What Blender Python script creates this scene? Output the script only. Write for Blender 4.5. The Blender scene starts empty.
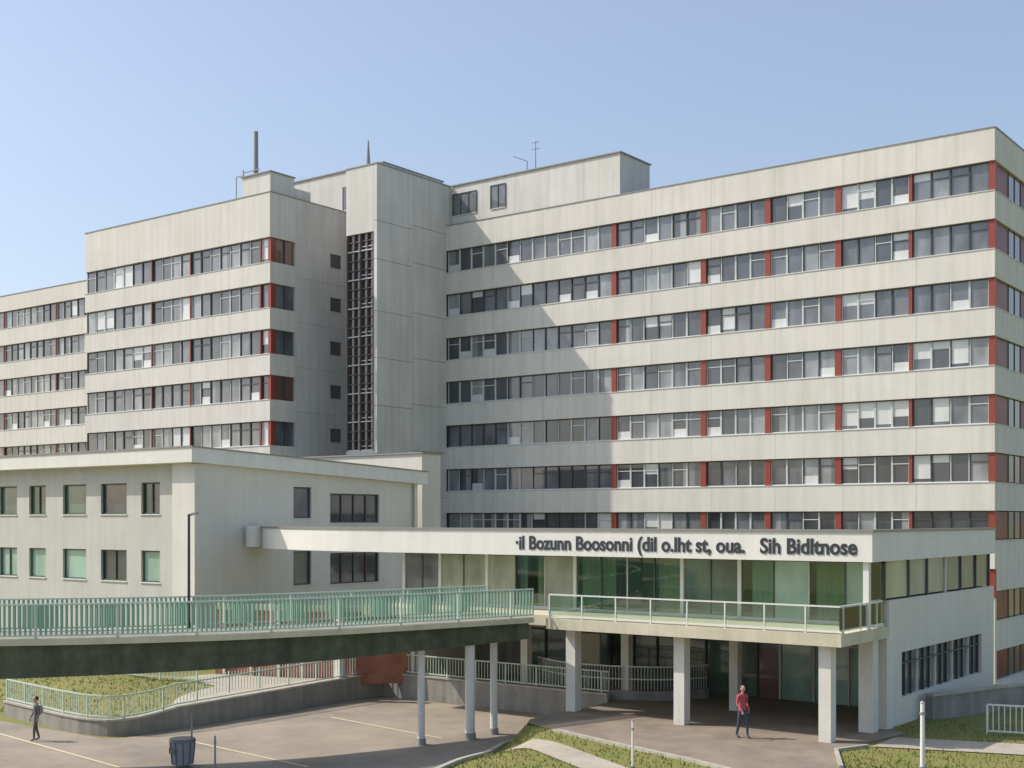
import bpy, bmesh, math, random
from mathutils import Vector, Matrix
from mathutils.geometry import delaunay_2d_cdt
random.seed(11)
SC=bpy.context.scene
COL=SC.collection

# ------------------------------------------------------------ materials
MATS={}
def newmat(name):
    m=bpy.data.materials.new(name); m.use_nodes=True
    nt=m.node_tree; b=nt.nodes['Principled BSDF']
    MATS[name]=m
    return m,nt,b
def plain(name,col,rough=.6,metal=0,coat=0,spec=.5):
    m,nt,b=newmat(name)
    b.inputs['Base Color'].default_value=(*col,1)
    b.inputs['Roughness'].default_value=rough
    b.inputs['Metallic'].default_value=metal
    b.inputs['Coat Weight'].default_value=coat
    b.inputs['Coat Roughness'].default_value=.04
    b.inputs['Specular IOR Level'].default_value=spec
    return m
def noisy(name,col,var=.12,scale=1.0,stretch=(1,1,1),rough=.85,bump=.15,fine=14,streak=0,col2=None):
    m,nt,b=newmat(name)
    N=nt.nodes; L=nt.links
    tc=N.new('ShaderNodeTexCoord')
    mp=N.new('ShaderNodeMapping'); mp.inputs['Scale'].default_value=stretch
    L.new(tc.outputs['Object'],mp.inputs['Vector'])
    n1=N.new('ShaderNodeTexNoise'); n1.inputs['Scale'].default_value=scale; n1.inputs['Detail'].default_value=6; n1.inputs['Roughness'].default_value=.65
    L.new(mp.outputs[0],n1.inputs['Vector'])
    r=N.new('ShaderNodeValToRGB')
    c2=col2 or tuple(c*(1-2*var) for c in col)
    r.color_ramp.elements[0].position=.32; r.color_ramp.elements[0].color=(*c2,1)
    r.color_ramp.elements[1].position=.66; r.color_ramp.elements[1].color=(*tuple(min(1,c*(1+var*.5)) for c in col),1)
    L.new(n1.outputs['Fac'],r.inputs['Fac'])
    out=r.outputs['Color']
    if streak:
        ms=N.new('ShaderNodeMapping'); ms.inputs['Scale'].default_value=(1.6,1.6,.10)
        L.new(tc.outputs['Object'],ms.inputs['Vector'])
        n3=N.new('ShaderNodeTexNoise'); n3.inputs['Scale'].default_value=1.4; n3.inputs['Detail'].default_value=5
        L.new(ms.outputs[0],n3.inputs['Vector'])
        r3=N.new('ShaderNodeValToRGB'); r3.color_ramp.elements[0].position=.35; r3.color_ramp.elements[1].position=.6
        d=1-streak
        r3.color_ramp.elements[0].color=(d,d,d*.97,1); r3.color_ramp.elements[1].color=(1,1,1,1)
        L.new(n3.outputs['Fac'],r3.inputs['Fac'])
        mx=N.new('ShaderNodeMixRGB'); mx.blend_type='MULTIPLY'; mx.inputs['Fac'].default_value=1
        L.new(out,mx.inputs[1]); L.new(r3.outputs['Color'],mx.inputs[2]); out=mx.outputs[0]
    n2=N.new('ShaderNodeTexNoise'); n2.inputs['Scale'].default_value=fine; n2.inputs['Detail'].default_value=4
    L.new(tc.outputs['Object'],n2.inputs['Vector'])
    r2=N.new('ShaderNodeValToRGB'); r2.color_ramp.elements[0].position=.3; r2.color_ramp.elements[1].position=.7
    v=1-var; r2.color_ramp.elements[0].color=(v,v,v,1); r2.color_ramp.elements[1].color=(1,1,1,1)
    L.new(n2.outputs['Fac'],r2.inputs['Fac'])
    mx=N.new('ShaderNodeMixRGB'); mx.blend_type='MULTIPLY'; mx.inputs['Fac'].default_value=1
    L.new(out,mx.inputs[1]); L.new(r2.outputs['Color'],mx.inputs[2])
    L.new(mx.outputs[0],b.inputs['Base Color'])
    b.inputs['Roughness'].default_value=rough
    if bump:
        bp=N.new('ShaderNodeBump'); bp.inputs['Strength'].default_value=bump; bp.inputs['Distance'].default_value=.02
        L.new(n2.outputs['Fac'],bp.inputs['Height']); L.new(bp.outputs[0],b.inputs['Normal'])
    return m
noisy('concrete_facade',(.71,.685,.64),.045,.22,rough=.8,streak=.09)
noisy('concrete_tower',(.67,.655,.63),.05,.25,rough=.8,streak=.10)
noisy('concrete_joint',(.36,.35,.34),.1,1)
noisy('render_annex',(.70,.68,.62),.035,.4,streak=.05)
noisy('annex_panel',(.56,.55,.51),.04,.5,streak=.06)
noisy('white_fascia',(.75,.74,.70),.03,.5,streak=.06,rough=.6)
noisy('roofing',(.12,.12,.12),.2,1)
noisy('concrete_grey',(.34,.33,.305),.12,.8,streak=.25)
noisy('soffit',(.56,.55,.43),.06,.6)
noisy('slab_edge',(.62,.585,.44),.06,.8,streak=.12)
noisy('terracotta',(.36,.15,.10),.15,2)
noisy('column_paint',(.72,.71,.66),.05,1.2,streak=.10)
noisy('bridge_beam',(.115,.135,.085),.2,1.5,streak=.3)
noisy('bridge_deck',(.30,.29,.25),.12,1.5)
noisy('asphalt_lot',(.33,.285,.225),.12,.35,fine=25,col2=(.22,.195,.16))
noisy('plaza_paving',(.27,.225,.175),.15,.7,fine=20)
noisy('path_concrete',(.43,.39,.32),.1,1,fine=18)
noisy('grass',(.15,.18,.035),.25,.8,fine=9,bump=.6,col2=(.25,.21,.065))
noisy('kerb_stone',(.45,.43,.37),.12,2)
plain('road_paint',(.62,.55,.36),.7)
plain('red_metal',(.27,.052,.035),.45)
noisy('red_panel',(.25,.062,.043),.2,.6,rough=.4)
plain('frame_light',(.62,.63,.62),.45)
plain('frame_dark',(.07,.07,.075),.45)
plain('frame_green',(.05,.09,.07),.45)
plain('coping_metal',(.27,.26,.245),.4,.3)
plain('sill_metal',(.60,.60,.58),.5)
def glass(name,col,rough=.05,var=.25):
    m,nt,b=newmat(name); N=nt.nodes; L=nt.links
    tc=N.new('ShaderNodeTexCoord'); n=N.new('ShaderNodeTexNoise'); n.inputs['Scale'].default_value=.9; n.inputs['Detail'].default_value=3
    mp=N.new('ShaderNodeMapping'); mp.inputs['Scale'].default_value=(1,1,.45)
    L.new(tc.outputs['Object'],mp.inputs[0]); L.new(mp.outputs[0],n.inputs['Vector'])
    r=N.new('ShaderNodeValToRGB'); r.color_ramp.elements[0].position=.35; r.color_ramp.elements[1].position=.65
    r.color_ramp.elements[0].color=(*[c*(1-var) for c in col],1); r.color_ramp.elements[1].color=(*[c*(1+var) for c in col],1)
    L.new(n.outputs['Fac'],r.inputs['Fac']); L.new(r.outputs[0],b.inputs['Base Color'])
    b.inputs['Roughness'].default_value=.5
    b.inputs['Coat Weight'].default_value=1; b.inputs['Coat Roughness'].default_value=rough; b.inputs['Coat IOR'].default_value=1.85
    nb=N.new('ShaderNodeTexNoise'); nb.inputs['Scale'].default_value=1.3
    L.new(tc.outputs['Object'],nb.inputs['Vector'])
    bp=N.new('ShaderNodeBump'); bp.inputs['Strength'].default_value=.08; bp.inputs['Distance'].default_value=.03
    L.new(nb.outputs['Fac'],bp.inputs['Height']); L.new(bp.outputs[0],b.inputs['Coat Normal'])
glass('glass_dark',(.03,.036,.045),var=.5)
glass('glass_mid',(.10,.11,.125),var=.45)
glass('glass_curtain',(.22,.235,.245),var=.35)
glass('glass_blind',(.60,.61,.60),var=.08)
glass('glass_red',(.13,.06,.05),var=.3)
glass('glass_green',(.06,.11,.08),var=.5)
glass('glass_teal',(.26,.40,.33),var=.25)
glass('glass_olive',(.31,.34,.24),var=.3)
def seeglass(name,tint,base=.12):
    m=bpy.data.materials.new(name); m.use_nodes=True; MATS[name]=m
    nt=m.node_tree; N=nt.nodes; L=nt.links; N.remove(N['Principled BSDF'])
    t=N.new('ShaderNodeBsdfTransparent'); t.inputs['Color'].default_value=(*tint,1)
    g=N.new('ShaderNodeBsdfGlossy'); g.inputs['Roughness'].default_value=.03
    f=N.new('ShaderNodeFresnel'); f.inputs['IOR'].default_value=1.6
    mth=N.new('ShaderNodeMath'); mth.operation='ADD'; mth.inputs[1].default_value=base
    L.new(f.outputs[0],mth.inputs[0])
    x=N.new('ShaderNodeMixShader'); L.new(mth.outputs[0],x.inputs[0]); L.new(t.outputs[0],x.inputs[1]); L.new(g.outputs[0],x.inputs[2])
    L.new(x.outputs[0],N['Material Output'].inputs['Surface'])
seeglass('clear_glass',(.82,.92,.84),.03)
seeglass('rail_glass',(.80,.90,.84),.05)
plain('green_rail',(.24,.40,.30),.5)
plain('green_rail_light',(.50,.60,.52),.5)
plain('rail_steel',(.45,.46,.43),.4,.3)
plain('rail_white',(.66,.67,.63),.5)
plain('pole_dark',(.05,.05,.055),.5)
plain('pole_grey',(.28,.28,.29),.5,.3)
plain('pole_white',(.74,.74,.71),.5)
plain('letters',(.03,.035,.045),.5)
plain('interior_cream',(.65,.62,.48),.8)
plain('curtain_green',(.44,.50,.34),.8)
plain('curtain_teal',(.50,.64,.55),.8)
plain('interior_dark',(.12,.13,.10),.8)
plain('skin',(.50,.30,.22),.6); plain('hair',(.03,.02,.015),.6); plain('eye',(.02,.02,.02),.3)
plain('red_jacket',(.38,.07,.09),.8); plain('grey_coat',(.14,.15,.17),.85)
plain('jeans',(.05,.065,.10),.85); plain('trousers_grey',(.10,.10,.11),.85); plain('shoes',(.03,.03,.03),.5)
plain('bag_pale',(.40,.36,.34),.8)
plain('bin_grey',(.25,.26,.28),.5); plain('bin_lid',(.12,.13,.14),.4)

# ------------------------------------------------------------ mesh builder
class B:
    def __init__(s): s.v=[];s.f=[];s.m=[];s.names=[]
    def mi(s,mat):
        if mat not in s.names: s.names.append(mat)
        return s.names.index(mat)
    def hexa(s,p,mat):
        i=len(s.v); s.v+=p; k=s.mi(mat)
        for q in ((0,3,2,1),(4,5,6,7),(0,1,5,4),(1,2,6,5),(2,3,7,6),(3,0,4,7)):
            s.f.append([i+j for j in q]); s.m.append(k)
    def box(s,x0,x1,y0,y1,z0,z1,mat):
        s.hexa([(x0,y0,z0),(x1,y0,z0),(x1,y1,z0),(x0,y1,z0),(x0,y0,z1),(x1,y0,z1),(x1,y1,z1),(x0,y1,z1)],mat)
    def cyl(s,x,y,z0,z1,r0,r1=None,mat='pole_dark',n=12):
        r1=r0 if r1 is None else r1
        i=len(s.v);k=s.mi(mat)
        for z,r in((z0,r0),(z1,r1)):
            for j in range(n):
                a=2*math.pi*j/n; s.v.append((x+r*math.cos(a),y+r*math.sin(a),z))
        for j in range(n):
            s.f.append([i+j,i+(j+1)%n,i+n+(j+1)%n,i+n+j]);s.m.append(k)
        s.f.append([i+j for j in range(n)][::-1]);s.m.append(k)
        s.f.append([i+n+j for j in range(n)]);s.m.append(k)
    def bar(s,p,q,w,mat,h=None):
        p=Vector(p);q=Vector(q);d=(q-p)
        if d.length<1e-5:return
        d.normalize(); up=Vector((0,0,1)) if abs(d.z)<.95 else Vector((1,0,0))
        a=d.cross(up).normalized()*w/2; b=d.cross(a).normalized()*(h or w)/2
        s.hexa([tuple(x) for x in (p-a-b,p+a-b,p+a+b,p-a+b,q-a-b,q+a-b,q+a+b,q-a+b)],mat)
    def strip(s,lp,rp,zb,zt,mat):
        n=len(lp);i=len(s.v);k=s.mi(mat)
        for j in range(n):
            s.v+=[(lp[j][0],lp[j][1],zb[j]),(rp[j][0],rp[j][1],zb[j]),(rp[j][0],rp[j][1],zt[j]),(lp[j][0],lp[j][1],zt[j])]
        for j in range(n-1):
            a=i+4*j;b=a+4
            for q in range(4):
                s.f.append([a+q,a+(q+1)%4,b+(q+1)%4,b+q]);s.m.append(k)
        s.f.append([i,i+1,i+2,i+3]);s.m.append(k)
        e=i+4*(n-1); s.f.append([e+3,e+2,e+1,e]);s.m.append(k)
    def done(s,name,parent=None,smooth=False):
        me=bpy.data.meshes.new(name); me.from_pydata(s.v,[],s.f)
        for n in s.names: me.materials.append(MATS[n])
        me.polygons.foreach_set('material_index',s.m)
        bm=bmesh.new();bm.from_mesh(me);bmesh.ops.recalc_face_normals(bm,faces=bm.faces);bm.to_mesh(me);bm.free()
        if smooth:
            for p in me.polygons:p.use_smooth=True
        o=bpy.data.objects.new(name,me);COL.objects.link(o)
        if parent:
            o.parent=parent; o.location=-parent.location
        return o
def empty(name,loc=(0,0,0)):
    e=bpy.data.objects.new(name,None);e.location=loc;COL.objects.link(e);return e
def offset(pts,d):
    out=[]
    n=len(pts)
    for i,p in enumerate(pts):
        p=Vector(p[:2])
        a=(Vector(pts[i][:2])-Vector(pts[i-1][:2])).normalized() if i>0 else None
        b=(Vector(pts[i+1][:2])-Vector(pts[i][:2])).normalized() if i<n-1 else None
        if a is None:a=b
        if b is None:b=a
        t=(a+b).normalized(); nn=Vector((-t.y,t.x)); c=max(.4,nn.dot(Vector((-a.y,a.x))))
        out.append(tuple(p+nn*d/c))
    return out
def smooth_path(pts,k=6):
    out=[]
    P=[Vector(p[:2]) for p in pts]
    for i in range(len(P)-1):
        p0=P[max(0,i-1)];p1=P[i];p2=P[i+1];p3=P[min(len(P)-1,i+2)]
        for j in range(k):
            t=j/k
            out.append(tuple(.5*((2*p1)+(p2-p0)*t+(2*p0-5*p1+4*p2-p3)*t*t+(3*p1-p0-3*p2+p3)*t**3)))
    out.append(tuple(P[-1]));return out
def resample(pts,step):
    P=[Vector(p[:2]) for p in pts];out=[P[0].copy()];acc=0
    for i in range(len(P)-1):
        seg=P[i+1]-P[i];L=seg.length
        while acc+L>=step and L>0:
            t=(step-acc)/L
            pt=(P[i+1]-seg)+seg*t
            out.append(pt.copy()); seg=P[i+1]-pt; L=seg.length; acc=0
        acc+=L
    return out
def wallpath(b,pts,w,zb,zt,mat):
    l=offset(pts,w/2);r=offset(pts,-w/2)
    f=lambda z:[z(*p) if callable(z) else z for p in pts]
    b.strip(l,r,f(zb),f(zt),mat)
def railing(b,pts,z,h,sp,bw,mat,railmat,rails=(1.0,),railw=.05,post=None,postw=.06,bot=.08):
    zf=z if callable(z) else (lambda x,y:z)
    if sp:
        for p in resample(pts,sp):
            zz=zf(p.x,p.y); b.box(p.x-bw/2,p.x+bw/2,p.y-bw/2,p.y+bw/2,zz+bot,zz+h-.01,mat)
    if post:
        for p in resample(pts,post):
            zz=zf(p.x,p.y); b.box(p.x-postw/2,p.x+postw/2,p.y-postw/2,p.y+postw/2,zz,zz+h-.005,railmat)
    for r in rails:
        wallpath(b,pts,railw,lambda x,y:zf(x,y)+h*r-.025,lambda x,y:zf(x,y)+h*r+.025,railmat)

# ------------------------------------------------------------ facade frame
class F:
    def __init__(s,b,org,u,n): s.b=b;s.o=org;s.u=u;s.n=n
    def box(s,u0,u1,n0,n1,z0,z1,mat):
        P=lambda u,n,z:(s.o[0]+s.u[0]*u+s.n[0]*n,s.o[1]+s.u[1]*u+s.n[1]*n,z)
        s.b.hexa([P(u0,n0,z0),P(u1,n0,z0),P(u1,n1,z0),P(u0,n1,z0),P(u0,n0,z1),P(u1,n0,z1),P(u1,n1,z1),P(u0,n1,z1)],mat)
def pane(f,u0,u1,z0,z1,style,nn=-.30):
    g=nn+.03
    if style=='blind':
        k=random.choice([.3,.45,.6,.85]); zz=z1-(z1-z0)*k
        f.box(u0,u1,nn,g,zz,z1,'glass_blind'); f.box(u0,u1,nn,g-.004,z0,zz,random.choice(['glass_dark','glass_mid']))
    elif style=='half':   # one curtain drawn to the side
        m=u0+(u1-u0)*random.uniform(.25,.6)
        a,c=random.choice([('glass_curtain','glass_dark'),('glass_mid','glass_curtain')])
        f.box(u0,m,nn,g,z0,z1,a); f.box(m,u1,nn,g-.004,z0,z1,c)
    else: f.box(u0,u1,nn,g,z0,z1,style)
def windows(f,u0,u1,z0,z1,pw=1.18,nn=-.30,reds=(),light=.6,blindp=.08):
    segs=[];cur=u0
    for a,b2 in sorted(reds):
        if a-cur>.2: segs.append((cur,a))
        f.box(a,b2,nn-.02,-.10,z0,z1,'red_metal'); cur=b2
    if u1-cur>.2: segs.append((cur,u1))
    for a,b2 in segs:
        n=max(1,round((b2-a)/pw)); w=(b2-a)/n
        fr='frame_light' if random.random()<light else 'frame_dark'
        st=None
        for i in range(n):
            if i%2==0 or random.random()<.4:
                st=random.choices(['glass_dark','glass_mid','glass_curtain','blind','glass_blind','half'],[.30,.33,.20,blindp,.02,.12])[0]
                fr='frame_light' if random.random()<light else 'frame_dark'
            p,q=a+i*w,a+(i+1)*w
            pane(f,p,q,z0,z1,st)
            m=.05
            f.box(p-.0,p+m,nn+.03,nn+.11,z0+.06,z1-.07,fr); f.box(q-m-.01,q-.01,nn+.03,nn+.105,z0+.06,z1-.07,fr)
            if random.random()<.4:
                zt=z0+(z1-z0)*.68
                f.box(p+m,q-m-.01,nn+.03,nn+.09,zt,zt+.05,fr)
            if random.random()<.08:
                f.box(p+m,q-m-.01,nn+.031,nn+.05,z0+.06,z0+(z1-z0)*.34,'glass_blind')
        f.box(a,b2,nn+.03,nn+.115,z1-.07,z1,'frame_dark'); f.box(a,b2,nn+.03,nn+.12,z0,z0+.06,'frame_light')
def bands(f,L,ztop,tops,wh,zbot,reds=(),mat='concrete_facade',seg=4.72,pw=1.18,light=.6,s0=0):
    prev=ztop
    for k,t in enumerate(tops+[None]):
        low=t if t is not None else zbot
        n=max(1,round(L/seg)); w=L/n
        for i in range(n):
            g=.007 if n>1 else 0
            f.box(i*w+(g if i else 0),(i+1)*w-(g if i<n-1 else 0),-.34,0,low,prev,mat)
        f.box(.6,L-.1,-.545,-.345,low+.05,prev-.05,'concrete_joint')
        if t is None:break
        b0=t-wh
        f.box(.6,L-.1,-.55,-.36,b0,t,'interior_dark')
        windows(f,s0,L-s0,b0,t,pw,reds=reds,light=light)
        f.box(.0,L,-.27,.035,b0-.045,b0-.002,'sill_metal')
        prev=b0-.047
    f.box(-.03,L+.03,-.4,.04,ztop,ztop+.06,'coping_metal')

TOPS=[28.15-3.4*k for k in range(8)]
WH=1.72
# ================================================================ HOSPITAL
hosp=empty('hospital_building',(-60,75,0))
XR,YF=-21.8,75.7
b=B()
f=F(b,(XR,YF),(-1,0),(0,-1))
U=lambda X:XR-X
reds=[(.003,.38)]+[(U(x)-.2,U(x)+.2) for x in (-31.4,-36.2,-40.9,-48.0)]+[(U(-26.8)-.1,U(-26.8)+.1)]
bands(f,41.5,30.05,TOPS,WH,-3,reds,light=.6)
b.box(-63.3,XR-.6,YF+.56,YF+15.5,-3,29.7,'concrete_joint')
b.box(-63.3,XR-.1,YF+.1,YF+15.9,29.71,29.85,'roofing')
b.done('wing_front',hosp)
b=B()
f=F(b,(XR,YF+.345),(0,1),(1,0))
prev=30.05
Lend=15.5
for t in TOPS[:7]+[3.05,-.45]+[None]:
    low=t if t is not None else -3.2
    for i in range(4):
        w=Lend/4; f.box(i*w+(.007 if i else 0),(i+1)*w-.007,-.34,0.0,low,prev,'concrete_facade')
    f.box(.3,Lend-.05,-.5,-.35,low,prev,'concrete_joint')
    if t is None: break
    b0=t-WH
    f.box(0,.35,-.33,-.08,b0,t,'red_metal')
    u=.35
    for (w,m) in ((2.6,'red_panel'),(1.3,'glass_red'),(1.3,'glass_red'),(2.0,'red_panel'),(1.3,'glass_dark'),(1.3,'glass_red'),(2.5,'red_panel'),(2.8,'glass_dark')):
        f.box(u,u+w-.06,-.33,-.16,b0+.05,t-.05,m); f.box(u+w-.06,u+w,-.33,-.12,b0,t,'frame_dark'); u+=w
    f.box(0,Lend,-.33,.035,b0-.045,b0-.002,'sill_metal'); prev=b0-.047
f.box(0,Lend,-.4,.05,30.05,30.12,'coping_metal')
b.done('wing_end',hosp)
b=B()
b.box(-63.28,-47.8,76.3,80.4,29.86,33.25,'concrete_tower')
b.box(-63.28,-47.7,76.2,80.5,33.25,33.34,'coping_metal')
f=F(b,(-63.28,76.3),(1,0),(0,-1))
for (a,c,z0,z1) in ((.15,2.5,30.9,32.6),(3.9,5.3,30.9,32.7)):
    f.box(a,c,0,.02,z0,z1,'glass_mid')
    n=3 if c-a>2 else 2
    for i in range(n+1):
        x=a+(c-a)*i/n; f.box(x-.04,x+.04,.02,.06,z0,z1,'frame_dark')
    f.box(a,c,.02,.065,z1-.05,z1+.02,'frame_dark'); f.box(a,c,.02,.065,z0-.03,z0+.03,'frame_light')
for i in range(1,5):
    f.box(i*3.1-.01,i*3.1+.01,0,.004,29.9,33.2,'concrete_joint')
b.done('roof_penthouse',hosp)
b=B()
SX0,SX1,SY0,SY1=-66.4,-63.3,67.8,75.7
b.box(SX0+.1,SX1-.3,SY0+.5,78,0,33.2,'concrete_joint')
f=F(b,(SX1,SY0),(0,1),(1,0))
zs=[33.2,29.4,26.6,22.8,19.4,15.9,12.4,8.9,5.2,0]
for i in range(len(zs)-1):
    f.box(0,3.9,-.3,0,zs[i+1]+.03-(.35 if i<8 else 0),zs[i]-(.35 if i>0 else 0),'concrete_tower')
    f.box(3.92,7.9,-.3,0,zs[i+1]+.03,zs[i],'concrete_tower')
f.box(7.9,11.5,-.3,0,29.9,33.2,'concrete_tower')
f=F(b,(SX0,SY0),(1,0),(0,-1))
f.box(0,2.78,-.4,0,28.3,33.2,'concrete_tower')
f.box(0,2.78,-.4,0,0,12.3,'concrete_tower')
f.box(0.02,2.75,-.35,-.25,12.3,28.3,'glass_dark')
plain('stair_frame',(.15,.11,.10),.6)
for i in range(5):
    x=.04+i*.66; f.box(x,x+.08,-.25,.02 if i in(0,2,4) else -.05,12.3,28.3,'stair_frame')
z=12.3;k=0
while z<28.3:
    f.box(.1,2.7,-.25,-.1 if k%3 else -.04,z,z+.07,'stair_frame' if k%3 else 'frame_light')
    if k%3==0: f.box(1.45,2.68,-.24,-.12,z+.3,z+.36,'frame_light')
    z+=.7;k+=1
b.box(SX0-.05,SX1+.06,SY0-.05,76.2,33.2,33.28,'coping_metal')
b.box(-64,-52.6,60.5,62.3,0,11.4,'render_annex'); b.box(-64.1,-52.5,60.4,62.4,11.4,11.5,'coping_metal')
b.done('stair_tower',hosp)
b=B()
b.box(-76.6,-66.45,71.95,79,0,34.7,'concrete_tower')
b.box(-76.7,-66.4,71.85,79.1,34.7,34.8,'coping_metal')
f=F(b,(-76.6,71.95),(1,0),(0,-1))
f.box(5.7,8.1,0,.02,31.6,33.5,'glass_dark')
for x in (5.7,6.85,8.02): f.box(x,x+.08,.02,.07,31.6,33.5,'frame_light')
f.box(5.7,8.1,.02,.075,31.55,31.63,'frame_light')
b.done('core_block',hosp)
b=B()
LX,LY=-70.5,64.0
f=F(b,(LX,LY),(-1,0),(0,-1))
bands(f,22.9,31.45,TOPS,1.82,0,[(.003,.3),(1.1,1.25),(9.2,9.3),(14,14.12)],light=.45)
b.box(-93.4,LX-.6,LY+.56,76,0,31.3,'concrete_joint'); b.box(-93.4,LX-.1,LY+.1,76,31.31,31.4,'roofing')
f=F(b,(LX,LY+.345),(0,1),(1,0))
prev=31.45
for k,t in enumerate(TOPS+[None]):
    low=t if t is not None else 0
    f.box(0,2.2,-.34,0,low,prev,'concrete_facade')
    if t is None:break
    b0=t-1.82
    f.box(0,.3,-.33,-.1,b0,t,'red_metal'); f.box(.3,2.2,-.33,-.2,b0,t,'glass_red' if k in (0,3) else 'glass_mid')
    f.box(1.2,1.28,-.2,-.12,b0,t,'frame_dark')
    prev=b0
zs=[31.45]+[t-2.6 for t in TOPS]+[0]
for i in range(len(zs)-1):
    f.box(2.2,12,-.34,.0,zs[i+1]+.015,zs[i],'concrete_tower')
f.box(0,12,-.4,.05,31.45,31.51,'coping_metal')
f.box(2.2,12,-.5,-.35,0,31.4,'concrete_joint')
for t in TOPS[:7]:
    f.box(5.9,7.0,.0,.02,t-1.3,t-.3,'glass_dark'); f.box(5.85,7.05,.0,.05,t-1.35,t-1.3,'frame_light'); f.box(5.85,7.05,0,.05,t-.3,t-.24,'frame_dark')
b.box(-74,-70.9,64.4,66.8,31.4,33.1,'concrete_tower'); b.box(-74.1,-70.8,64.3,66.9,33.1,33.18,'coping_metal')
b.box(-72.2,-71.0,66.81,68.6,31.4,32.4,'concrete_tower')
b.done('left_block',hosp)
b=B()
f=F(b,(-93.4,71.0),(-1,0),(0,-1))
bands(f,50,29.7,TOPS,1.72,0,[(x,x+.15) for x in (6,15,24,33)],light=.6)
b.box(-143,-93.5,71.6,86,0,29.5,'concrete_joint'); b.box(-143.4,-93.5,71.1,86,29.51,29.6,'roofing')
b.done('far_wing',hosp)
b=B()
b.cyl(-73.6,65.4,31.4,36.8,.2,.17,'pole_grey')
b.cyl(-74.8,65.2,31.4,34.0,.05,.05,'pole_grey'); b.bar((-74.8,65.2,33.8),(-73,65.2,33.8),.07,'pole_grey'); b.bar((-74.8,65.2,33.0),(-73.6,65.2,33.0),.07,'pole_grey')
b.bar((-75.6,65.2,31.4),(-75.6,65.2,33.6),.06,'pole_grey'); b.bar((-75.6,65.2,33.6),(-74.8,65.2,33.6),.06,'pole_grey')
b.done('chimney_mast',hosp)
b=B()
b.cyl(-65.3,69,33.25,35.5,.2,.05,'pole_grey')
b.cyl(-56.4,78,33.3,36.0,.035,.02,'pole_dark',6); b.bar((-58.5,78,35.2),(-57.2,78,34.6),.05,'pole_dark'); b.bar((-57.2,78,33.3),(-57.2,78,34.6),.04,'pole_dark')
for i in range(2): b.bar((-56.75,78,35.9-i*.5),(-56.05,78,35.9-i*.5),.03,'pole_dark')
b.done('antennas',hosp)

# ================================================================ ANNEX
ann=empty('annex_building',(-60,48,0))
b=B()
AX,AY=-49.3,39.9
plain('white_sill',(.62,.62,.58),.6)
wins=[(-53.8,-52.3),(-57.2,-55.0),(-60.6,-58.5),(-63.8,-62.2),(-66.8,-65.0)]
x=-68.2
while x>-104: wins.append((x-1.9,x)); x-=3.3
def wallwithholes(f,L,z0,z1,holes,th,mat):
    us=sorted(set([0,L]+[h[0] for h in holes]+[h[1] for h in holes]))
    for i in range(len(us)-1):
        a,c=us[i],us[i+1]; m=(a+c)/2
        hs=sorted([(h[2],h[3]) for h in holes if h[0]<m<h[1]])
        z=z0
        for h in hs:
            if h[0]>z: f.box(a,c,-th,0,z,h[0],mat)
            z=h[1]
        f.box(a,c,-th,0,z,z1,mat)
def win(f,u0,u1,z0,z1,n=2,style='glass_dark',fr='frame_green',dep=-.18):
    f.box(u0,u1,dep-.03,dep,z0,z1,style)
    f.box(u0,u1,dep,dep+.07,z0,z0+.07,fr);f.box(u0,u1,dep,dep+.07,z1-.07,z1,fr)
    for i in range(n+1):
        x=u0+(u1-u0)*i/n; w=.06
        x=min(max(x,u0+w/2),u1-w/2)
        f.box(x-w/2,x+w/2,dep,dep+.065,z0+.07,z1-.07,fr)
    f.box(u0-.05,u1+.05,-.1,.05,z0-.06,z0-.005,'white_sill')
f=F(b,(-51.0,AY+.25),(-1,0),(0,-1))
holes=[]
for (p,q) in wins:
    holes+= [(-51.0-q,-51.0-p,7.5,9.1),(-51.0-q,-51.0-p,4.05,5.65)]
wallwithholes(f,55,0,10.0,holes,.3,'annex_panel')
for i,h in enumerate(holes):
    win(f,*h,n=1 if i%3 else 2,style=random.choices(['glass_dark','glass_green'],[.55,.45])[0] if h[2]>6 else random.choices(['glass_dark','glass_green','glass_teal'],[.45,.35,.2])[0])
b.box(-51.0,AX-.25,AY,AY+.6,0,10.0,'render_annex')
f=F(b,(AX,AY),(0,1),(1,0))
sh=[(6.5,7.8,7.3,8.95),(9.2,13.1,7.05,8.65),(6.5,7.8,3.75,5.55),(9.2,13.1,3.7,5.4)]
wallwithholes(f,16.4,0,9.95,sh,.25,'render_annex')
for i,h in enumerate(sh): win(f,*h,n=1 if i%2==0 else 4,style='glass_mid' if i%2==0 else 'glass_dark',fr='frame_dark')
b.box(-105,AX-.3,AY+.9,56.3,0,9.7,'interior_dark')
b.done('walls',ann)
b=B()
y0,y1=AY-.45,56.8
b.hexa([(-106,y0,10.0),(AX+.35,y0,10.0),(AX+.35,y1,9.3),(-106,y1,9.3),(-106,y0,10.72),(AX+.35,y0,10.72),(AX+.35,y1,10.02),(-106,y1,10.02)],'white_fascia')
b.hexa([(-106,y0-.05,10.72),(AX+.4,y0-.05,10.72),(AX+.4,y1,10.02),(-106,y1,10.02),(-106,y0-.05,10.79),(AX+.4,y0-.05,10.79),(AX+.4,y1,10.09),(-106,y1,10.09)],'coping_metal')
b.done('roof',ann)
b=B()
b.cyl(AX+.12,AY+15.9,0,9.3,.05,.05,'pole_grey',8)
b.done('downpipe',ann)

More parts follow.
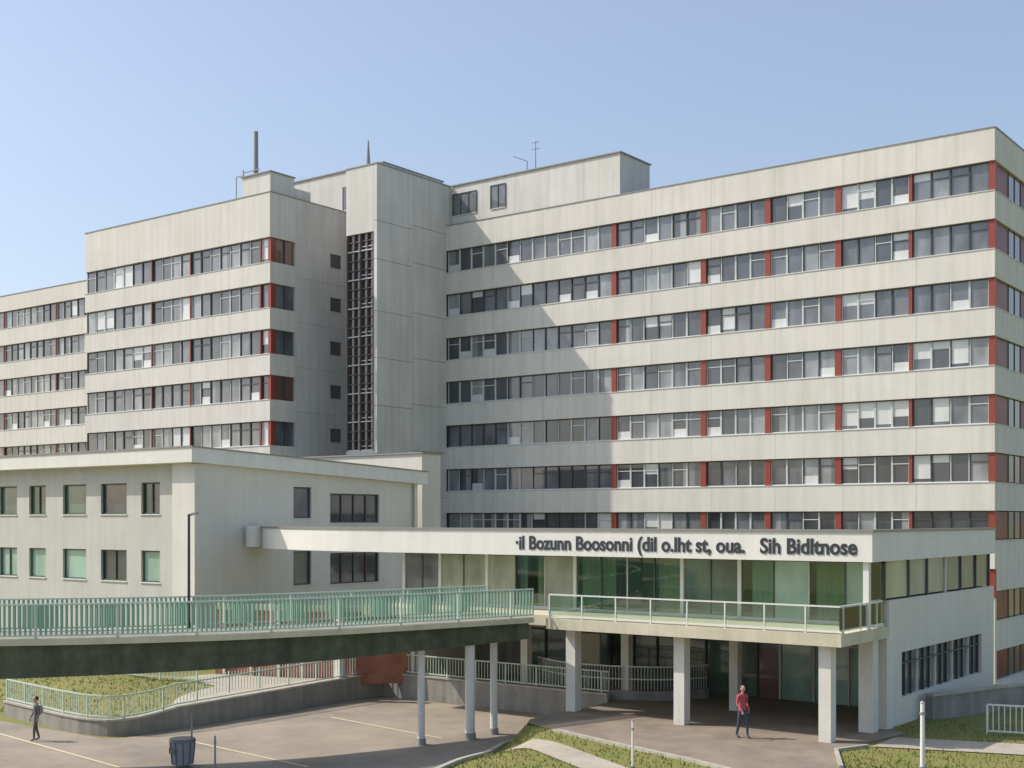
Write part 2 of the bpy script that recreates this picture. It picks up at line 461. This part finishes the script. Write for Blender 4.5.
# ================================================================ PAVILION
pav=empty('entrance_pavilion',(-26,46,0))
PX0,PX1,PY,PYB=-37.8,-15.8,40.8,54.4
b=B()
path=[(PX1,PYB),(PX1,PY),(-36.4,PY)]+smooth_path([(-36.4,PY),(-40.5,40.95),(-44,41.6),(-47,42.7),(-49.25,44.2)],5)[1:]
wallpath(b,path,.3,5.8,6.8,'white_fascia')
wallpath(b,path,.4,6.8,6.88,'coping_metal')
b.cyl(-48.75,43.2,5.85,6.9,.42,.42,'white_fascia',20)
b.box(PX0,PX1-.16,PY+.16,PYB-.1,5.86,6.15,'soffit')
b.hexa([(-49.2,44.6,5.86),(-47,43.0,5.86),(PX0-.01,41.2,5.86),(PX0-.01,46,5.86),(-49.2,44.6,6.1),(-47,43.0,6.1),(PX0-.01,41.2,6.1),(PX0-.01,46,6.1)],'soffit')
b.done('canopy_roof',pav)
b=B()
GY=42.3
bays=[PX0,-35.7,-33.1,-28.6,-23.7,-21.3,PX1-.1]
bm_=['glass_mid','glass_olive','clear_glass','clear_glass','glass_green','clear_glass']
for i in range(len(bays)-1):
    a,c=bays[i],bays[i+1]
    b.box(a-.07,a+.07,GY-.08,GY+.1,3.55,5.86,'rail_white')
    n=max(1,round((c-a)/1.3))
    for j in range(n):
        x0=a+(c-a)*j/n+(.07 if j==0 else .03);x1=a+(c-a)*(j+1)/n-(.07 if j==n-1 else .03)
        mm=bm_[i]
        if i==2 and j in(0,2): mm='glass_olive'
        if i==5 and j in (1,3): mm='glass_teal'
        b.box(x0,x1,GY,GY+.02,3.66,5.72,mm)
        if j:
            x=a+(c-a)*j/n; b.box(x-.03,x+.03,GY-.03,GY+.05,3.66,5.72,'frame_dark' if j%2 else 'rail_steel')
b.box(PX0,PX1,GY-.05,GY+.06,5.72,5.86,'frame_dark'); b.box(PX0,PX1-.1,GY-.06,GY+.07,3.55,3.66,'rail_white')
for (a,c,m) in ((PY+.2,GY-.1,'clear_glass'),(GY+.1,44.6,'glass_olive'),(44.7,48.6,'glass_curtain'),(48.7,54.2,'glass_mid')):
    b.box(PX1-.1,PX1-.08,a,c,4.5,5.8,m)
for y in (GY,44.65,46.6,48.65,50.5,52.4,54.2):
    b.box(PX1-.14,PX1-.02,y-.05,y+.05,4.45,5.8,'frame_dark' if y not in(48.65,) else 'rail_white')
b.box(PX1-.22,PX1-.02,PY-.02,PY+.18,3.55,5.8,'rail_white')
b.done('upper_glazing',pav)
b=B()
b.box(PX0,PX1-.5,45.5,45.7,3.6,5.8,'interior_cream')
for (a,c,y,m) in ((-32.8,-31.2,42.6,'curtain_teal'),(-30.6,-28.8,42.5,'interior_cream'),(-28.4,-26.9,42.5,'curtain_green'),(-24.9,-23.9,42.6,'interior_cream'),(-20.9,-19.4,42.5,'curtain_teal'),(-18.4,-16.4,42.5,'curtain_green')):
    x=a
    while x<c-.1:
        b.hexa([(x,y,3.6),(x+.1,y+.07,3.6),(x+.1,y+.09,3.6),(x,y+.02,3.6),(x,y,5.75),(x+.1,y+.07,5.75),(x+.1,y+.09,5.75),(x,y+.02,5.75)],m)
        b.hexa([(x+.1,y+.07,3.6),(x+.2,y,3.6),(x+.2,y+.02,3.6),(x+.1,y+.09,3.6),(x+.1,y+.07,5.75),(x+.2,y,5.75),(x+.2,y+.02,5.75),(x+.1,y+.09,5.75)],m)
        x+=.2
b.done('interior',pav)
b=B()
b.box(-27.3,PX1,38.4,GY+.3,3.15,3.55,'slab_edge')
b.box(PX0,-27.302,39.6,GY+.3,3.15,3.55,'slab_edge')
b.box(PX0,PX1-.31,GY+.302,PYB-.2,3.15,3.54,'soffit')
f=F(b,(PX1,GY+.31),(0,1),(1,0))
wallwithholes(f,12.1,0,4.43,[(1.2,10.4,.95,2.55)],.3,'render_annex')
f.box(1.2,10.4,-.25,-.2,.95,2.55,'glass_mid')
n=14
for i in range(n+1):
    x=1.23+(9.14)*i/n; f.box(x-.03,x+.03,-.2,-.12,.95,2.55,'frame_dark' if i%3 else 'rail_white')
f.box(1.2,10.4,-.2,-.1,2.1,2.15,'frame_dark')
b.box(PX0,PX1-.4,PYB-.2,PYB,0,5.86,'render_annex')
b.box(PX0,PX0+.3,GY+.31,PYB-.21,0,5.8,'render_annex')
b.box(PX1-.32,PX1-.0,GY+.1,GY+.305,0,3.15,'render_annex')
b.done('deck_and_walls',pav)
b=B()
gy=47.0
b.box(-37.5,-34.6,gy,gy+.2,0,3.15,'concrete_grey')
b.box(-34.6,-26,gy+.05,gy+.1,0,3.15,'glass_green')
b.box(-26,-22.9,gy+.05,gy+.1,0,3.15,'glass_green')
b.box(-22.9,-21.9,gy+.04,gy+.1,0,3.15,'glass_red')
b.box(-21.9,-16.2,gy+.05,gy+.1,0,3.15,'glass_teal')
x=-34.6
while x<-22: b.box(x-.04,x+.04,gy-.03,gy+.04,0,3.15,'frame_dark'); x+=1.17
x=-21.9
while x<-16.2: b.box(x-.04,x+.04,gy-.03,gy+.05,0,3.15,'rail_steel'); x+=1.43
b.box(-34.6,-21.95,gy-.02,gy+.039,2.2,2.28,'frame_dark'); b.box(-21.8,-16.2,gy-.02,gy+.04,2.25,2.32,'rail_steel')
b.box(-31.0,-29.6,45.6,45.7,1.0,2.3,'slab_edge')
b.done('ground_floor_wall',pav)
b=B()
bw=[(-46.0,38.5),(-41.5,39.9),(-39.5,41.0),(-37.8,42.7)]
wallpath(b,bw,.25,-.1,3.1,'terracotta')
wallpath(b,bw,.32,3.1,3.35,'slab_edge')
for t in (.12,.42,.72,.98):
    x=-46+4.5*t; y=38.5+1.4*t-.12; b.box(x-.07,x+.07,y-.1,y-.02,0,3.1,'slab_edge')
b.done('brick_base_wall',pav)
b=B()
for (x,y,w) in ((-16.5,38.95,.42),(-22.0,39.2,.42),(-26.8,39.5,.42),(-16.15,41.6,.5),(-22,43.3,.35),(-26.8,43.3,.35),(-31.8,43.3,.35)):
    b.box(x-w/2,x+w/2,y-w/2,y+w/2,-.1,3.15,'column_paint')
b.box(-39.85,-39.5,39.9,40.25,0,3.3,'column_paint')
b.done('columns',pav)
b=B()
rp=[(-27.2,38.5),(PX1-.1,38.5),(PX1-.1,GY-.1)]
railing(b,rp,3.55,.88,0,.02,'rail_steel','rail_white',rails=(1.0,.12),railw=.06,post=1.45,postw=.05)
wallpath(b,rp,.012,3.68,4.38,'rail_glass')
b.done('balcony_railing',pav)
b=B()
cv=smooth_path([(-31.6,43.9),(-29.5,42.95),(-27.2,43.0),(-25.3,44.0),(-24.4,45.6)],8)
railing(b,cv,0.35,1.0,.13,.03,'rail_steel','rail_white',rails=(1.0,.5),railw=.05)
wallpath(b,cv,.15,0,.40,'concrete_grey')
b.done('ramp_balustrade',pav)
tx=bpy.data.curves.new('lettering','FONT'); tx.body="·il Bozunn Boosonni (dil o.lht st, oua.   Sih Bidltnose"; tx.size=.74; tx.extrude=.006; tx.offset=.012
tx.bevel_depth=.008
to=bpy.data.objects.new('lettering',tx);COL.objects.link(to); tx.materials.append(MATS['letters'])
bpy.context.view_layer.update()
sx=14.2/to.dimensions.x
to.rotation_euler=(math.pi/2,0,0); to.scale=(sx,1,1)
to.parent=pav; to.location=Vector((-30.4,PY-.166,6.05))-pav.location

# ================================================================ TERRAIN
def sm(t): t=max(0,min(1,t)); return t*t*(3-2*t)
def H(x,y):
    if x<-39.45: return -.8+.9*sm((y-28.6)/5)+.8*sm((y-33)/5)*sm((-46.5-x)/3)
    if y>42.52:
        return -3.0*sm((y-57)/3)*sm((x+30)/3)
    if x<-27.1: return -.8
    w=.12+3.9*sm((37-y)/4); return -.8+.8*sm((x+27.1)/w)
xs=sorted(set([-3000,-1500,-700,-300,-160,-100,-80,-70]+[-60+.5*i for i in range(111)]+[-39.5,-39.4,-27.1,-26.98,0,8,20,50,120,300,700,1500,3000]))
ys=sorted(set([-3000,-1500,-700,-300,-120,-50,-20,-5,5,12]+[15+.5*i for i in range(100)]+[42.5,42.54,70,90,130,200,400,900,2000,3500]))
b=B(); k=b.mi('grass')
for y in ys:
    for x in xs: b.v.append((x,y,H(x,y)))
nx=len(xs)
for j in range(len(ys)-1):
    for i in range(nx-1):
        b.f.append([j*nx+i,j*nx+i+1,(j+1)*nx+i+1,(j+1)*nx+i]);b.m.append(0)
g=b.done('ground')
def inpoly(poly,x,y):
    r=False;n=len(poly)
    for i in range(n):
        x1,y1=poly[i];x2,y2=poly[(i+1)%n]
        if (y1>y)!=(y2>y) and x<(x2-x1)*(y-y1)/(y2-y1)+x1: r=not r
    return r
PAVED=[]
def sheet(name,poly,off,mat,step=.5):
    PAVED.append(poly)
    P=[]
    n=len(poly)
    for i in range(n):
        a=Vector(poly[i]);c=Vector(poly[(i+1)%n]);m=max(1,int((c-a).length/step)) if (c-a).length<40 else 20
        for j in range(m): P.append(a+(c-a)*j/m)
    nb=len(P); E=[(i,(i+1)%nb) for i in range(nb)]
    xa=min(p.x for p in P);xb=max(p.x for p in P);ya=min(p.y for p in P);yb=max(p.y for p in P)
    for x in [x for x in xs if xa<x<xb]:
        for y in [y for y in ys if ya<y<yb]:
            if inpoly(poly,x,y): P.append(Vector((x,y)))
    V,_,Fc,_,_,_=delaunay_2d_cdt(P,E,[list(range(nb))],1,1e-4)
    me=bpy.data.meshes.new(name); me.from_pydata([(v.x,v.y,H(v.x,v.y)+off) for v in V],[],[list(q) for q in Fc])
    me.materials.append(MATS[mat])
    bm=bmesh.new();bm.from_mesh(me)
    for q in bm.faces:
        q.normal_update()
        if q.normal.z<0:q.normal_flip()
    bm.to_mesh(me);bm.free()
    o=bpy.data.objects.new(name,me);COL.objects.link(o);return o
lotedge=smooth_path([(-27.25,42.3),(-27.25,36.6),(-26.6,34.6),(-25.2,31.5),(-23.6,28),(-21.5,22),(-16,8),(-14,-30)],4)
lot=[(-90,-30),(-90,28.0),(-39.8,28.0),(-39.25,28.4),(-39.25,42.3)]+lotedge
sheet('parking_lot_asphalt',lot,.02,'asphalt_lot')
# plaza front edge lies nearer the camera; a grass strip separates it from the lower path
plaza=[(-26.9,42.6),(-26.9,36.3),(-24.6,35.3),(-22.0,34.4),(-18.6,33.4),(-16.0,32.4),(-11,27.5),(-8,29.5),(-14.4,35.0),(-15.6,37.5),(-15.0,42.0),(-15.9,42.7),(-16.2,47),(-37.6,47),(-37.6,42.6)]
sheet('plaza_paving',plaza,.02,'plaza_paving')
sheet('lower_footpath',[(-25.6,33.4),(-23.0,31.9),(-20.0,30.2),(-16,25),(-13,18),(-11.9,18.5),(-15,25.6),(-19.2,31.2),(-22.4,33.0),(-24.9,34.3)],.03,'path_concrete')
sheet('footpath',[(-15.0,38.9),(-8,41.2),(0,43.4),(10,46),(10,48.2),(0,45.6),(-8,43.3),(-15.0,41.0)],.03,'path_concrete')
sheet('terrace_pavement',[(-39.6,30.2),(-39.6,41.0),(-41.5,39.6),(-46,38.2),(-46,36.6),(-42.5,35.5),(-41.3,32.5)],.03,'path_concrete')
def line(name,p,q,w=.11):
    p=Vector(p);q=Vector(q);d=(q-p).normalized();nn=Vector((-d.y,d.x))*w/2
    sheet(name,[tuple(p-nn),tuple(q-nn),tuple(q+nn),tuple(p+nn)],.032,'road_paint')
for p,q in (((-36.7,29.5),(-29.8,28.7)),((-36.6,36.5),(-29.8,35.4)),((-44,26.3),(-34.6,25.0))):
    line('road_marking',p,q)
b=B()
ke=[p for p in lotedge if p[1]>5]
wallpath(b,ke,.16,lambda x,y:-1.0,lambda x,y:max(-.8,H(x+.15,y))+.12,'kerb_stone')
wallpath(b,plaza[1:7],.14,lambda x,y:H(x,y)-.2,lambda x,y:H(x,y)+.1,'kerb_stone')
wallpath(b,[(-14.4,35.0),(-15.6,37.5),(-15.1,38.8)],.12,-.2,.1,'kerb_stone')
b.done('kerb')
b=B()
rw=[(-47.5,28.9),(-43,28.35)]+smooth_path([(-41.5,28.25),(-40.1,28.5),(-39.5,29.4),(-39.42,31)],4)+[(-39.42,42.5),(-28.4,42.52),(-27.15,42.52)]
wt=lambda x,y:(-.25+.5*sm((y-28)/6) if x<-39 else .25)
wallpath(b,rw,.26,-1.1,wt,'concrete_grey')
wallpath(b,rw,.34,wt,lambda x,y:wt(x,y)+.07,'kerb_stone')
b.done('retaining_wall')
b=B()
zf=lambda x,y:wt(x,y)+.07
railing(b,rw,zf,.85,.16,.025,'green_rail_light','green_rail_light',rails=(1.0,.1),railw=.045,post=1.6,postw=.06)
b.done('railing_fence')
b=B()
railing(b,[(-56,34),(-47,35.2),(-44,35.9)],lambda x,y:H(x,y),1.0,.2,.03,'green_rail_light','green_rail_light',rails=(1.0,.15),railw=.05,post=2)
b.done('railing_fence')
b=B()
gw=[(-15.4,45.5),(-14.2,49),(-11.5,55.5),(0,58),(25,60)]
wallpath(b,gw,.3,-.2,.85,'concrete_grey'); wallpath(b,gw,.38,.85,.93,'kerb_stone')
b.done('garden_wall')
b=B()
railing(b,[(-12.8,43.6),(-9.5,44.5),(-4,46.3)],0,1.0,.18,.03,'rail_white','rail_white',rails=(1.0,.12),railw=.06,post=2)
b.done('railing_fence')

# ================================================================ BRIDGE
br=empty('footbridge',(-35,26,0))
near=smooth_path([(-75,-4),(-56,7.9),(-47.1,12.9),(-40.4,17.2),(-35.6,21.4),(-32.0,26.0),(-30.2,30.0),(-29.3,32.8),(-28.5,35.6),(-27.8,38.35)],5)
far=offset(near,3.0)
for i in range(len(far)):
    if far[i][1]>39.5: far[i]=(far[i][0],39.58)
b=B()
n=len(near)
b.strip(near,far,[3.36]*n,[3.55]*n,'slab_edge')
i1=offset(near,.22); i2=offset(near,2.75)
i1[-1]=(i1[-1][0],38.3); i2[-1]=(i2[-1][0],38.9)
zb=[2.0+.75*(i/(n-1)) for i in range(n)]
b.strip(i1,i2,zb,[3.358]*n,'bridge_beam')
j1=offset(near,.1);j2=offset(near,2.9)
b.strip(j1,j2,[3.552]*n,[3.562]*n,'bridge_deck')
b.done('deck',br)
for nm,pth in (('railing_near',offset(near,.06)),('railing_far',offset(near,2.94))):
    b=B()
    pth=[p for p in pth if p[1]<39.5]
    railing(b,pth,3.56,1.05,.15,.055,'green_rail','green_rail_light',rails=(1.0,.09),railw=.07,post=2.4,postw=.07)
    b.done(nm,br)
b=B()
for (x,y,w,zt) in ((-29.6,34.0,.26,2.75),(-28.95,35.95,.36,2.8),(-28.9,37.3,.28,2.8),(-46.5,14.6,.35,2.5),(-38.5,20.6,.35,2.6)):
    b.cyl(x,y,-.9,zt,w/2,w/2,'column_paint',16)
    b.cyl(x,y,-.8,-.55,w/2+.05,w/2+.03,'concrete_grey',16)
b.done('piers',br)

# ================================================================ street furniture
b=B()
px,py=-34.4,27.6
b.cyl(px,py,3.3,7.4,.055,.045,'pole_dark',10); b.bar((px,py,7.35),(px+.2,py+.06,7.4),.05,'pole_dark'); b.bar((px+.1,py+.03,7.4),(px+.32,py+.1,7.42),.12,'pole_grey',.07)
b.cyl(px,py,3.56,3.75,.11,.09,'pole_dark',10)
b.done('street_lamp')
def post(name,x,y,h,mat,r=.04,red=False):
    b=B(); z=H(x,y); b.cyl(x,y,z-.1,z+h,r,r*.9,mat,12); b.cyl(x,y,z,z+.06,r*2,r*1.8,'pole_grey',12)
    b.cyl(x,y,z+h,z+h+.05,r*1.2,r*.5,'pole_grey',12)
    b.cyl(x,y,z+h*.82,z+h*.86,r*1.25,r*1.25,'red_metal' if red else 'pole_grey',12)
    return b.done(name)
post('marker_post',-12.55,36.5,1.9,'pole_white',.07)
post('marker_post',-19.3,31.5,1.35,'pole_white',.035)
post('marker_post',-31.5,26.3,1.15,'pole_grey',.035)
b=B(); x,y=-33.1,26.3; z=-.8
b.cyl(x,y,z+.12,z+.85,.33,.40,'bin_grey',20); b.cyl(x,y,z+.85,z+.95,.43,.40,'bin_lid',20); b.cyl(x,y,z,z+.12,.2,.2,'bin_lid',16)
b.cyl(x-.1,y+.45,z,z+1.7,.03,.03,'pole_grey',8)
b.box(x-.14,x+.16,y-.43,y-.40,z+.5,z+.68,'bin_lid')
for i in range(10):
    a=i*math.pi/5; b.bar((x+.34*math.cos(a),y+.34*math.sin(a),z+.14),(x+.41*math.cos(a),y+.41*math.sin(a),z+.84),.03,'bin_lid')
b.done('litter_bin')

# ================================================================ vegetation
plain('grass_blade',(.13,.18,.035),.8); plain('grass_dry',(.26,.22,.08),.8)
def tufts():
    b=B(); rnd=random.Random(3)
    regs=[(-27,-10,24,37),(-16,-7,33,46),(-60,-41,28.8,36)]
    for (xa,xb,ya,yb) in regs:
        for i in range(int((xb-xa)*(yb-ya)*45)):
            x,y=rnd.uniform(xa,xb),rnd.uniform(ya,yb)
            if any(inpoly(P,x+dx,y) for P in PAVED for dx in (-.08,.08)): continue
            z=H(x,y);h=rnd.uniform(.04,.13);a=rnd.uniform(0,6.28);w=.012+rnd.random()*.015
            dx,dy=math.cos(a)*w,math.sin(a)*w; lx,ly=rnd.gauss(0,.03),rnd.gauss(0,.03)
            i0=len(b.v); b.v+=[(x-dx,y-dy,z),(x+dx,y+dy,z),(x+lx,y+ly,z+h)]; b.f.append([i0,i0+1,i0+2]); b.m.append(b.mi('grass_dry' if rnd.random()<.3 else 'grass_blade'))
    b.done('grass_tufts')
tufts()

# ================================================================ people
def skinmesh(verts,edges,radii,root=0,sub=1):
    me=bpy.data.meshes.new('t'); me.from_pydata(verts,edges,[]); o=bpy.data.objects.new('t',me); COL.objects.link(o)
    m=o.modifiers.new('s','SKIN')
    for i,v in enumerate(me.skin_vertices[0].data):
        r=radii[i]; v.radius=(r,r) if not isinstance(r,tuple) else r; v.use_root=(i==root)
    m.use_smooth_shade=True
    s=o.modifiers.new('u','SUBSURF'); s.levels=sub; s.render_levels=sub
    dg=bpy.context.evaluated_depsgraph_get(); dg.update()
    r=bpy.data.meshes.new_from_object(o.evaluated_get(dg))
    bpy.data.objects.remove(o)
    return r
def person(name,loc,heading,height,top,legs,stride=.12,bag=None,longhair=True,armbend=0):
    V=[(0,0,.95),(0,0,1.10),(0,-.01,1.28),(0,0,1.40),(0,0,1.48),(0,-.01,1.56)]
    R=[(.15,.11),(.125,.09),(.15,.10),(.13,.085),.05,.048]
    E=[(0,1),(1,2),(2,3),(3,4),(4,5)]
    for s in (-1,1):
        st=stride*s; i=len(V)
        V+=[(.09*s,0,.88),(.10*s,-st*.6-.03,.50),(.10*s,-st+.05 if st<0 else -st,.09),(.115*s,-st-.13,.04)]
        R+=[.095,.06,.04,.038]; E+=[(0,i),(i,i+1),(i+1,i+2),(i+2,i+3)]
        i=len(V)
        V+=[(.17*s,0,1.41),(.23*s,.03+st*.5,1.14),(.22*s,-.06-armbend+st*.8,.92+armbend*.6),(.215*s,-.08-armbend+st*.9,.85+armbend*.6)]
        R+=[.062,.045,.03,.03]; E+=[(3,i),(i,i+1),(i+1,i+2),(i+2,i+3)]
    me=skinmesh(V,E,R)
    bm=bmesh.new(); bm.from_mesh(me); bpy.data.meshes.remove(me)
    mats=['shoes',legs,top,'skin','hair','eye']+([bag] if bag else [])
    for f in bm.faces:
        c=f.calc_center_median(); f.smooth=True
        if c.z<.085: f.material_index=0
        elif abs(c.x)>.165 and c.z<.90+armbend*.6: f.material_index=3
        elif c.z<.94 and abs(c.x)<.17: f.material_index=1
        elif c.z<1.49: f.material_index=2
        else: f.material_index=3
    def addm(create,mat,M):
        nf=set(bm.faces)
        create(M)
        for f in bm.faces:
            if f not in nf: f.material_index=mat; f.smooth=True
    sph=lambda M:bmesh.ops.create_uvsphere(bm,u_segments=16,v_segments=12,radius=1,matrix=M)
    T=lambda x,y,z,a,b2,c:Matrix.Translation((x,y,z))@Matrix.Diagonal((a,b2,c,1))
    addm(sph,3,T(0,-.02,1.635,.075,.092,.112))
    addm(sph,4,T(0,.012,1.662,.084,.092,.102))
    if longhair: addm(sph,4,T(0,.055,1.58,.075,.05,.12))
    addm(sph,3,T(0,-.113,1.625,.012,.02,.022))
    addm(sph,5,T(.03,-.104,1.645,.010,.008,.007)); addm(sph,5,T(-.03,-.104,1.645,.010,.008,.007))
    addm(sph,5,T(0,-.105,1.588,.022,.006,.005))
    for s in(-1,1): addm(sph,3,T(.078*s,-.01,1.63,.01,.02,.03))
    if bag: addm(sph,6,T(.0,.17,1.22,.14,.10,.20))
    for s in(-1,1):
        st=stride*s; hx,hy,hz=.215*s,-.08-armbend+st*.9,.85+armbend*.6
        for k in range(4):
            l=(.055,.068,.062,.048)[k]; yo=-.028+k*.018
            p=[Vector((hx,hy+yo,hz-.02)),Vector((hx-.004*s,hy+yo,hz-.02-l*.6)),Vector((hx-.018*s,hy+yo,hz-.02-l*1.15))]
            fm=skinmesh([tuple(q) for q in p],[(0,1),(1,2)],[.009,.008,.006],sub=0)
            n0=len(bm.faces); bm.from_mesh(fm); bm.faces.ensure_lookup_table()
            for f in bm.faces[n0:]: f.material_index=3
        p=[(hx,hy-.02,hz+.02),(hx-.01*s,hy-.045,hz-.015),(hx-.016*s,hy-.05,hz-.045)]
        fm=skinmesh(p,[(0,1),(1,2)],[.011,.010,.007],sub=0)
        n0=len(bm.faces); bm.from_mesh(fm); bm.faces.ensure_lookup_table()
        for f in bm.faces[n0:]: f.material_index=3
    out=bpy.data.meshes.new(name); bm.to_mesh(out); bm.free()
    for m in mats: out.materials.append(MATS[m])
    o=bpy.data.objects.new(name,out); COL.objects.link(o)
    s=height/1.75; o.scale=(s,s,s); o.location=loc; o.rotation_euler=(0,0,heading)
    return o
person('pedestrian',(-19.0,37.9,.02),math.radians(60),1.74,'red_jacket','jeans',.15,longhair=True,armbend=.1)
person('pedestrian',(-41.2,26.2,-.78),math.radians(-20),1.62,'grey_coat','trousers_grey',.1,bag='bag_pale',longhair=False)

# ================================================================ light, sky, camera
sd=Vector((-15.2,-7.9,17.5)).normalized()
w=bpy.data.worlds.new('World'); SC.world=w; w.use_nodes=True
nt=w.node_tree; bg=nt.nodes['Background']
sky=nt.nodes.new('ShaderNodeTexSky'); sky.sky_type='NISHITA'; sky.sun_disc=False
sky.sun_elevation=math.asin(sd.z); sky.sun_rotation=math.atan2(sd.x,sd.y)
sky.air_density=1.0; sky.dust_density=2.5; sky.ozone_density=1.6; sky.altitude=0
hz=nt.nodes.new('ShaderNodeMixRGB'); hz.blend_type='ADD'; hz.inputs[0].default_value=1; hz.inputs[2].default_value=(1.0,1.12,1.25,1)
nt.links.new(sky.outputs[0],hz.inputs[1]); nt.links.new(hz.outputs[0],bg.inputs[0]); bg.inputs[1].default_value=.145
l=bpy.data.lights.new('sun','SUN'); l.energy=4.4; l.angle=math.radians(.5); l.color=(1,.92,.81)
lo=bpy.data.objects.new('sun',l); COL.objects.link(lo); lo.rotation_euler=(-sd).to_track_quat('-Z','Y').to_euler(); lo.location=(-60,-30,80)
cam=bpy.data.cameras.new('camera'); cam.sensor_width=36; cam.lens=36*1266/1024; cam.shift_y=136/1024; cam.clip_end=6000
co=bpy.data.objects.new('camera',cam); COL.objects.link(co); co.location=(0,0,7.2); co.rotation_euler=(math.pi/2,0,math.asin(.601))
SC.camera=co
SC.view_settings.view_transform='Standard'; SC.view_settings.look='None'; SC.view_settings.exposure=0
